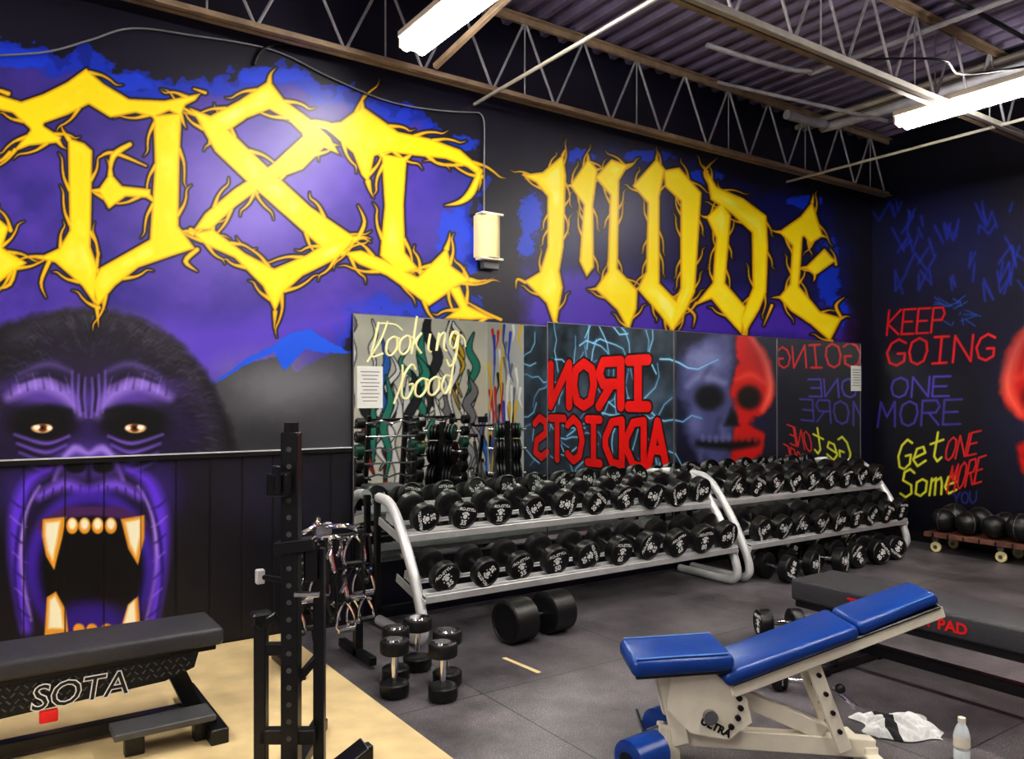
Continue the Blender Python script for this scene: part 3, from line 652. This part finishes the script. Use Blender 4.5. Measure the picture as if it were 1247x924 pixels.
def rack(x0,x1,heavy=False):
    b=MB()
    for x in (x0+.04,x1-.04):
        b.tube([(x,5.12,.90),(x,4.98,.885),(x,4.86,.81),(x,4.72,.64),(x,4.60,.46),(x,4.50,.26),(x,4.46,.13),(x,4.49,.06),(x,4.60,.036),(x,5.12,.036)],.036,SIL,14,5)
        b.beam((x,5.15,.02),(x,5.15,.90),.04,.04,BLK)
    for (y,z) in ((4.88,.715),(4.60,.365)):
        R=Matrix.Rotation(radians(14),3,'X')
        for q in(-.10,.10):
            b.box(Vector(((x0+x1)/2,y,z))+R@Vector((0,q,0)),(x1-x0-.1,.11,.008),SIL,R,.002)
            b.box(Vector(((x0+x1)/2,y,z))+R@Vector((0,q-.05,.012)),(x1-x0-.1,.006,.03),SIL,R,.002)
        b.box(Vector(((x0+x1)/2,y,z))+R@Vector((0,-.158,-.015)),(x1-x0-.1,.008,.05),SIL,R,.002)
        b.box(Vector(((x0+x1)/2,y,z))+R@Vector((0,.16,.02)),(x1-x0-.1,.006,.06),SIL,R,.002)
        for x in (x0+.045,x1-.045): b.box((x,y+.05,z-.03),(.012,.42,.06),SIL,R)
    for z in (.1,.6): b.beam((x0+.04,5.15,z),(x1-.04,5.15,z),.04,.04,BLK)
    b.build('dumbbell_rack')
    e=bpy.data.objects.new('rack_dumbbells',None);sc.collection.objects.link(e)
    R=Matrix.Rotation(radians(14),4,'X')
    for ti,(y,z) in enumerate(((4.88,.715),(4.60,.365))):
        n=int((x1-x0-.2)/(.255 if heavy else .272))
        for k in range(n):
            i=min(3,(k*4)//n) if ti else min(3,(k*3)//n)
            if heavy: i=max(i,2)
            x=x0+.2+k*(x1-x0-.4)/(n-1)
            c=Vector((x,y,z))+R.to_3x3()@Vector((0,random.uniform(-.02,.012),.006+DR[i]))
            inst(DB[i],'dumbbell_part',Matrix.Translation(c)@R@Matrix.Rotation(random.uniform(-2.6,2.6),4,'Y')@Matrix.Rotation(random.uniform(-.05,.05),4,'Z'),e)
rack(2.34,5.44);rack(5.52,8.12,True)
e=bpy.data.objects.new('floor_dumbbells',None);sc.collection.objects.link(e)
for k,(x,y) in enumerate(((5.85,4.42),(6.2,4.44),(6.55,4.38),(6.9,4.44),(7.25,4.40),(7.6,4.44),(6.0,4.85),(6.5,4.86),(7.0,4.85),(7.5,4.85))):
    inst(DB[3],'dumbbell_part',Matrix.Translation((x,y-.02,.118))@Matrix.Rotation(random.uniform(-.25,.25),4,'Z')@Matrix.Rotation(random.uniform(-3,3),4,'Y'),e)
big=dumbbell(.142,.2,.14,'150',label=False);big.build('dumbbell',Matrix.Translation((3.13,4.28,.143))@Matrix.Rotation(radians(-84),4,'Z'))
b=dumbbell(.095,.09,.12,'40');b.build('dumbbell',Matrix.Translation((4.47,3.34,.096))@Matrix.Rotation(radians(58),4,'Z'))
for (x,y) in ((1.88,3.85),(1.99,4.06),(2.07,3.66),(2.20,3.84),(2.18,4.16)):
    r=random.choice([.078,.085,.082]);b=dumbbell(r,.08,.14,chromed=True)
    b.build('dumbbell',Matrix.Translation((x,y,.155))@Matrix.Rotation(pi/2,4,'X'))
for (x,y,a) in ((3.62,2.82,.4),(3.74,2.66,.6),(3.50,3.0,.2)):
    b=dumbbell(.055,.06,.12,chromed=True);b.build('dumbbell',Matrix.Translation((x,y,.056))@Matrix.Rotation(a,4,'Z'))

# ---------------- adjustable bench ----------------
b=MB();sl=radians(-19.5);R=Matrix.Rotation(sl,3,'Y')
Rs=Matrix.Rotation(radians(-3),3,'Y')
b.box((-.545,0,.500),(.43,.31,.075),BLUE,Rs,.03,4);b.box((-.54,0,.463),(.40,.27,.02),BLK,Rs)
for y in(-.14,.14): b.tube([(-.74,y,.529),(-.55,y,.539),(-.35,y,.549)],.004,BLUED,6,2)
dx=Vector((cos(-sl),0,sin(-sl)))
P0=Vector((-.37,0,.430));nrm=Vector((-sin(-sl),0,cos(-sl)))
b.box(P0+dx*.30,(.60,.29,.06),BLUE,R,.026,4);b.box(P0+dx*.79,(.38,.26,.06),BLUE,R,.026,4,taper=.85)
for (t0,t1,w) in ((.02,.58,.132),(.62,.96,.112)):
    for y in(-w,w): b.tube([P0+dx*t0+nrm*.021+Vector((0,y,0)),P0+dx*(t0+t1)*.5+nrm*.022+Vector((0,y,0)),P0+dx*t1+nrm*.021+Vector((0,y*.93,0))],.003,BLUED,6,2)
b.box(P0+dx*.5-nrm*.034,(.94,.24,.012),BLK,R)
for y in(-.095,.095): b.beam(P0+dx*.02-nrm*.065+Vector((0,y,0)),P0+dx*.98-nrm*.06+Vector((0,y,0)),.03,.05,WHT)
for t in(.1,.5,.9): b.beam(P0+dx*t-nrm*.06+Vector((0,-.1,0)),P0+dx*t-nrm*.06+Vector((0,.1,0)),.04,.03,WHT)
b.beam((-.70,0,.440),(-.36,0,.440),.07,.04,WHT);b.beam((-.60,-.05,.44),(-.53,-.05,.14),.03,.07,WHT);b.beam((-.60,.05,.44),(-.53,.05,.14),.03,.07,WHT)
PR=[(-.58,.45),(-.40,.45),(-.26,.34),(-.24,.24),(-.34,.17),(-.50,.20),(-.60,.30)]
b.prism(PR,(0,-.075,0),(1,0,0),(0,0,1),.012,WHT);b.prism(PR,(0,.087,0),(1,0,0),(0,0,1),.012,WHT)
for a in np.linspace(.2,1.5,5): b.cyl((-.46+.17*cos(a-.9),-.1,.31+.13*sin(a-.9)),(-.46+.17*cos(a-.9),-.086,.31+.13*sin(a-.9)),.012,BLK,12)
b.lathe((-.42,-.11,.27),(0,1,0),[(0,.03),(.03,.03)],STEEL,16);b.text('ULTRA',.045,(-.40,-.0885,.21),(1,0,-.5),(.5,0,1),BLK,.002)
b.beam((-.62,0,.17),(.32,0,.09),.06,.08,WHT);b.beam((-.40,0,.38),(.10,0,.16),.05,.07,WHT)
b.beam((.02,-.06,.50),(.17,-.06,.10),.025,.06,WHT);b.beam((.02,.06,.50),(.17,.06,.10),.025,.06,WHT)
for k in range(4): b.cyl((.05+.03*k,-.085,.43-.08*k),(.05+.03*k,.085,.43-.08*k),.01,BLK,10)
b.beam((.30,-.26,.04),(.30,.26,.04),.07,.06,WHT);b.beam((-.60,-.25,.04),(-.60,.25,.04),.07,.06,WHT);b.beam((-.56,0,.04),(-.56,0,.2),.07,.06,WHT);b.beam((.30,0,.04),(.30,0,.1),.07,.06,WHT)
for y in(-.27,.27): b.box((.30,y,.03),(.08,.03,.058),BLK);b.box((-.60,y*.94,.03),(.08,.03,.058),BLK)
b.cyl((-.66,0,.165),(-.56,0,.2),.02,STEEL)
b.cyl((-.70,-.24,.165),(-.66,.24,.165),.012,CHR,10)
b.lathe((-.80,-.25,.165),(.82,.57,0),[(0,.055),(.008,.078),(.17,.078),(.18,.05)],BLUE,24);b.lathe((-.805,-.2535,.165),(.82,.57,0),[(0,.035),(.004,.035)],BLK,20)
b.lathe((-.62,.06,.165),(.82,.57,0),[(0,.055),(.008,.078),(.17,.078),(.18,.05)],BLUE,24)
b.cyl((.2,-.11,.30),(.2,.11,.30),.012,CHR,10);b.sph((.13,-.10,.38),.022,BLK)
b.build('adjustable_weight_bench',frame((2.95,2.10,0.002),(.85,-.53)))

# ---------------- long black bench with red lettering ----------------
b=MB();X0,X1,Y0,Y1=4.12,4.56,1.05,3.0
b.box(((X0+X1)/2,(Y0+Y1)/2,.44),(X1-X0,Y1-Y0,.13),VINYL,bev=.02,seg=3);b.box(((X0+X1)/2,(Y0+Y1)/2,.36),(X1-X0-.04,Y1-Y0-.04,.05),BLK)
b.text('THRUST SEAT PAD',.078,(X0-.003,2.29,.412),(0,-1,0),(0,0,1),RED,.0025)
for y in (1.3,2.75):
    b.beam((X0+.08,y,.34),(X0+.03,y,.03),.07,.05,BLK);b.beam((X1-.08,y,.34),(X1-.03,y,.03),.07,.05,BLK)
    b.beam((X0-.06,y,.03),(X1+.06,y,.03),.07,.05,BLK)
    for x in (X0-.07,X1+.07): b.box((x,y,.025),(.06,.1,.045),RUB)
b.beam(((X0+X1)/2,1.3,.14),((X0+X1)/2,2.75,.14),.06,.06,BLK);b.build('hip_thrust_bench')

# ---------------- left flat bench ----------------
b=MB()
b.box((.36,4.10,.455),(1.30,.36,.085),VINYL,bev=.02,seg=3);b.box((.36,4.10,.40),(1.24,.3,.025),BLK)
DP=mat('diamond_plate',(44,44,48),.35,.6,.3,60,.5)
PP=[(-.25,.39),(.90,.39),(.88,.32),(.75,.28),(-.25,.235)]
b.prism(PP,(0,3.965,0),(1,0,0),(0,0,1),.012,DP);b.prism(PP,(0,4.26,0),(1,0,0),(0,0,1),.012,DP)
for k in range(34):
    for j in range(5):
        x=-.22+k*.032+(j%2)*.016;z=.257+j*.028
        if z< .25+(x+.25)*.04+.008: continue
        b.box((x,3.951,z),(.022,.004,.006),TOOTH,Matrix.Rotation(radians(45 if (k+j)%2 else -45),3,'Y'),.001)
b.text('SOTA',.150,(.40,3.945,.262),(1,0,0),(0,0,1),LBL,.005,shear=.15);b.text('SOTA',.150,(.40,3.9435,.262),(1,0,0),(0,0,1),BLK,-.0005,shear=.15)
b.beam((.78,4.1,.38),(.92,4.1,.05),.08,.08,BLK);b.beam((.94,3.72,.055),(.94,4.42,.055),.08,.07,BLK)
b.beam((-.1,4.1,.38),(-.2,4.1,.05),.08,.08,BLK);b.beam((-.2,3.78,.055),(-.2,4.42,.055),.08,.07,BLK);b.beam((-.2,4.1,.07),(.94,4.1,.07),.06,.06,BLK)
b.box((.72,3.84,.135),(.42,.17,.03),TOOTH);b.beam((.60,3.84,.02),(.60,3.84,.13),.05,.08,BLK);b.beam((.9,3.84,.02),(.9,3.84,.12),.06,.10,BLK)
b.box((.28,3.95,.225),(.07,.03,.05),RED)
b.build('flat_weight_bench')

# ---------------- black rack stand ----------------
b=MB();o=Vector((1.10,3.22,0));rx=Vector((cA,-sA,0));fy=Vector((sA,cA,0))
def Q(r,d,z): return o+rx*r+fy*d+Vector((0,0,z))
UP=(fy.x,fy.y,0)
b.beam(Q(0,0,.02),Q(0,0,1.46),.07,.07,BLK,up=UP);b.cyl(Q(0,0,1.45),Q(0,0,1.50),.03,BLK)
for k in range(18): b.cyl(Q(0,-.037,.2+k*.07),Q(0,-.034,.2+k*.07),.011,TOOTH,10)
b.beam(Q(-.03,-.03,1.25),Q(-.03,-.11,1.25),.08,.09,BLK);b.beam(Q(-.03,-.11,1.22),Q(-.03,-.11,1.33),.06,.02,BLK)
b.beam(Q(-.06,0,.98),Q(.10,0,1.0),.09,.05,BLK);b.beam(Q(.08,0,.84),Q(.08,0,1.01),.03,.05,BLK)
b.beam(Q(.105,.05,.02),Q(.105,.05,.97),.045,.045,BLK,up=UP);b.beam(Q(0,0,.97),Q(.105,.05,.97),.04,.04,BLK)
b.beam(Q(-.125,0,.02),Q(-.125,0,.67),.05,.05,BLK,up=UP);b.box(Q(-.125,0,.69),(.09,.07,.05),RUB,bev=.01)
b.beam(Q(-.125,0,.56),Q(0,0,.56),.04,.05,BLK);b.beam(Q(-.125,0,.2),Q(.1,0,.2),.05,.06,BLK)
b.beam(Q(-.06,0,.70),Q(-.135,-.02,.66),.03,.03,BLK);b.beam(Q(.0,0,.40),Q(.105,.05,.52),.03,.03,BLK)
b.beam(Q(0,-.5,.04),Q(0,.5,.04),.07,.06,BLK);b.beam(Q(-.16,0,.04),Q(.3,0,.04),.07,.06,BLK)
b.beam(Q(.16,-.02,.05),Q(.30,.05,.14),.12,.02,BLK);b.beam(Q(.3,.05,.02),Q(.3,.05,.14),.05,.05,BLK)
b.cyl(Q(.03,-.06,.80),Q(.13,-.06,.80),.012,CHR,10);b.box(Q(-.13,-.0,.86),(.035,.03,.06),SIL);b.beam(Q(-.13,0,.86),Q(0,0,.84),.02,.02,BLK)
b.build('squat_rack_stand')

# ---------------- cable attachment rack ----------------
b=MB();cx,cy=1.66,4.52
b.beam((cx-.13,cy,.02),(cx-.13,cy,.76),.05,.05,BLK);b.beam((cx+.30,cy,.02),(cx+.30,cy,.80),.05,.05,BLK)
for z in(.76,.55,.34): b.beam((cx-.13,cy,z),(cx+.30,cy,z),.04,.04,BLK)
for x in(cx-.13,cx+.30): b.beam((x,cy-.22,.045),(x,cy+.25,.045),.05,.05,BLK)
rg=random.Random(4)
for z in(.76,.56,.38):
    for k in range(7):
        x=cx-.13+k*.072;l=.12+rg.random()*.05
        b.cyl((x,cy-.02,z+.01),(x,cy-.02-l,z+.03),.008,CHR,8)
        y=cy-.06-rg.random()*.08;t=rg.random();w=.035+.025*rg.random();h=.09+.06*rg.random()
        if t<.45:
            b.tube([(x,y,z+.02),(x-w,y-.01,z-h*.4),(x-w,y-.02,z-h),(x+w,y-.02,z-h),(x+w,y-.01,z-h*.4)],.008,CHR if rg.random()<.7 else BLK,8,4,closed=True)
            b.cyl((x-w,y-.02,z-h),(x+w,y-.02,z-h),.018,RUB if rg.random()<.6 else CHR,12)
        elif t<.8:
            b.tube([(x,y,z+.02),(x,y-.01,z-h*.5),(x+w*.3,y-.03,z-h*1.3)],.015,CHR,10,4);b.sph((x+w*.3,y-.03,z-h*1.3),.022,RUB,seg=12)
            b.tube([(x,y,z),(x-.02,y-.06,z-.03),(x-.06,y-.1,z-.08)],.012,CHR,8,4)
        else:
            b.tube([(x-.02,y,z+.02),(x-.03,y-.02,z-.15),(x,y-.03,z-.24),(x+.03,y-.02,z-.15),(x+.02,y,z+.02)],.011,BLK,8,4);b.sph((x-.01,y-.03,z-.25),.02,BLK,seg=12)
for (x0,z0,x1,z1) in((-.12,.80,.06,.86),(.08,.84,.26,.80),(-.04,.82,.02,.90),(.0,.78,.2,.74)): b.tube([(cx+x0,cy-.05,z0),(cx+(x0+x1)/2,cy-.14,(z0+z1)/2+.03),(cx+x1,cy-.05,z1)],.015,CHR,10,5)
b.box((cx+.06,cy-.03,.83),(.1,.06,.07),STEEL)
b.build('cable_attachment_rack')

# ---------------- cart with medicine balls ----------------
b=MB();X0,X1,Y0,Y1=8.22,8.70,3.1,4.36
b.box(((X0+X1)/2,(Y0+Y1)/2,.185),(X1-X0,Y1-Y0,.05),WOOD)
for y in np.linspace(Y0+.1,Y1-.1,8): b.box((X0-.006,y,.185),(.014,.012,.05),BLK,bev=0)
for x in(X0+.06,X1-.06):
    for y in(Y0+.1,(Y0+Y1)/2-.1,Y1-.1):
        b.cyl((x-.015,y,.056),(x+.015,y,.056),.054,CREAM,20,.006);b.cyl((x-.02,y,.056),(x+.02,y,.056),.02,STEEL,12);b.box((x,y,.14),(.05,.06,.05),STEEL)
b.build('platform_cart')
b=MB();rg=random.Random(8)
for k in range(10):
    r=rg.uniform(.115,.14);x=X0+.12+(k%2)*.24;y=Y1-.14-(k//2)*.25
    c=Vector((x,y,.213+r));b.sph(c,r,RUB,seg=28);b.tube([c+Vector((r*.998*cos(a)*cos(.5*k),r*.998*cos(a)*sin(.5*k),r*.998*sin(a))) for a in np.linspace(0,2*pi,20,endpoint=False)],.002,GREY,6,1,closed=True)
b.build('medicine_balls')

# bottle + towel
b=MB();CL=mat('bottle_plastic',(225,232,238),.15,0,.02);b.lathe((3.60,1.74,0.002),(0,0,1),[(0,.025),(.006,.033),(.05,.033),(.055,.030),(.06,.033),(.12,.033),(.15,.024),(.17,.013),(.18,.013)],CL,20);b.lathe((3.60,1.74,.175),(0,0,1),[(0,.016),(.02,.016),(.022,.012)],WHT,16)
b.lathe((3.60,1.74,.07),(0,0,1),[(0,.0338),(.045,.0338)],WHT,20);b.build('water_bottle')
TOW=mat('towel_cloth',(222,222,224),.9,0,.12,60,.4);TOWD=mat('towel_stripe',(38,38,42),.9,0,.12,60,.4)
b=MB();n=56;vs=[];fs=[];fd=[]
for j in range(n):
    for i in range(n):
        u=i/(n-1)*2-1;v=j/(n-1)*2-1;r=max(abs(u),abs(v))
        w=1+.14*sin(3*u+5*v);x=u*.17*w;y=v*.13*(1+.15*sin(4*u-2*v))
        fold=abs(sin(7*u+3.5*sin(2.3*v)+1.2))*.5+abs(sin(6*v+3*sin(2.6*u)))*.5
        vs.append((x,y,.004+.075*max(0,1-r**2.2)*(.35+.65*fold)+.012*fold*(1-r)))
for j in range(n-1):
    for i in range(n-1):
        (fd if (i//7)%3==2 and (i<26) else fs).append((j*n+i,j*n+i+1,(j+1)*n+i+1,(j+1)*n+i))
b.add(vs,fs,TOW);b.add(vs,fd,TOWD);b.build('gym_towel',frame((3.70,2.08,.001),(.8,-.6)))

# ---------------- equipment seen in the mirror ----------------
def plate_tree(x,y,a):
    b=MB();b.beam((0,0,.03),(0,0,1.25),.08,.08,BLK);b.beam((-.35,0,.04),(.35,0,.04),.08,.06,BLK);b.beam((0,-.3,.04),(0,.3,.04),.08,.06,BLK)
    for z,s,r in((1.1,1,.12),(1.1,-1,.12),(.8,1,.17),(.8,-1,.17),(.42,1,.22),(.42,-1,.22)):
        b.cyl((0,0,z),(s*.3,0,z+.02),.025,CHR)
        for k in range(3): b.lathe((s*(.06+.05*k),0,z),(s,0,0),[(0,r*.9),(.006,r),(.034,r),(.04,r*.9),(.036,r*.6),(.04,r*.25),(.04,.03)],GREEN if (k==2 and z>1) else RUB,28)
    b.build('weight_plate_tree',frame((x,y,.002),(cos(a),sin(a))))
def bike(x,y,a):
    b=MB();b.beam((-.5,0,.05),(.5,0,.05),.07,.06,BLK)
    for q in(-.5,.5): b.beam((q,-.25,.04),(q,.25,.04),.07,.06,BLK)
    b.lathe((.32,-.02,.32),(0,1,0),[(0,.22),(.01,.24),(.03,.24),(.04,.22)],STEEL,32);b.lathe((.32,-.03,.32),(0,1,0),[(0,.06),(.06,.06)],BLK,16)
    b.beam((-.4,0,.08),(.1,0,.45),.06,.08,BLK);b.beam((.1,0,.4),(-.22,0,.85),.05,.05,BLK);b.beam((.1,0,.4),(.35,0,1.0),.05,.06,BLK);b.beam((.35,0,.6),(.45,0,.08),.05,.06,BLK)
    b.box((-.24,0,.96),(.26,.2,.06),RUB,bev=.03,seg=3,taper=.4);b.cyl((-.22,0,.84),(-.24,0,.95),.018,CHR)
    b.cyl((.35,0,.98),(.37,0,1.15),.02,CHR);b.tube([(.62,-.2,1.2),(.45,-.22,1.17),(.37,-.1,1.15),(.37,.1,1.15),(.45,.22,1.17),(.62,.2,1.2)],.017,BLK,10,5)
    b.box((.4,0,1.25),(.03,.16,.1),BLK);b.cyl((.02,-.09,.33),(.02,.09,.33),.02,STEEL);b.lathe((.02,.05,.33),(0,1,0),[(0,.09),(.012,.09)],STEEL,24)
    for s in(-1,1): b.beam((.02,s*.09,.33),(.02+s*.12,s*.09,.33+s*.1),.015,.025,STEEL);b.box((.02+s*.12,s*.14,.33+s*.1),(.09,.08,.025),BLK)
    b.build('exercise_bike',frame((x,y,.002),(cos(a),sin(a))))
def barbell_rack(x,y):
    b=MB()
    for q in(-.28,.28):
        b.beam((q,0,.04),(q,.18,1.36),.07,.06,BLK,up=(1,0,0));b.beam((q,-.3,.04),(q,.35,.04),.07,.06,BLK)
    b.beam((-.28,.18,1.3),(.28,.18,1.3),.05,.05,BLK);b.beam((-.28,.0,.06),(.28,.0,.06),.05,.05,BLK)
    for k in range(6):
        z=.34+k*.185;yy=.06+k*.022;r=.11-.008*k
        yb=yy+.12
        for q in(-.28,.28): b.beam((q,yy-.02,z-.02),(q,yb+.03,z-.03),.03,.03,BLK)
        pts=[(-.52,yb,z),(-.3,yb,z),(-.15,yb,z+.03),(0,yb,z-.01),(.15,yb,z+.03),(.3,yb,z),(.52,yb,z)] if k%2 else [(-.52,yb,z),(0,yb,z),(.52,yb,z)]
        b.tube(pts,.014,CHR,8,3)
        for s in(-1,1): b.lathe((s*.40,yb,z),(s,0,0),[(0,r*.9),(.01,r),(.10,r),(.11,r*.9),(.11,0)],GREEN if k==3 else RUB,24)
    b.build('barbell_rack',Matrix.Translation((x,y,.002)))
barbell_rack(4.75,.35);plate_tree(5.75,.3,.9);barbell_rack(6.05,-.6);bike(5.1,-1.2,1.9);bike(7.1,-.9,1.9);plate_tree(6.9,.3,.4)

# camera
cd=bpy.data.cameras.new('camera');cam=bpy.data.objects.new('camera',cd);sc.collection.objects.link(cam)
cam.location=(0,0,H);cam.rotation_euler=(radians(90),0,-ANG);cd.sensor_width=36;cd.lens=F/1247*36;cd.shift_y=(HY-462)/1247;cd.clip_start=.05
sc.camera=cam
w=bpy.data.worlds.new('world');sc.world=w;w.use_nodes=True;w.node_tree.nodes['Background'].inputs[0].default_value=(.05,.05,.06,1)
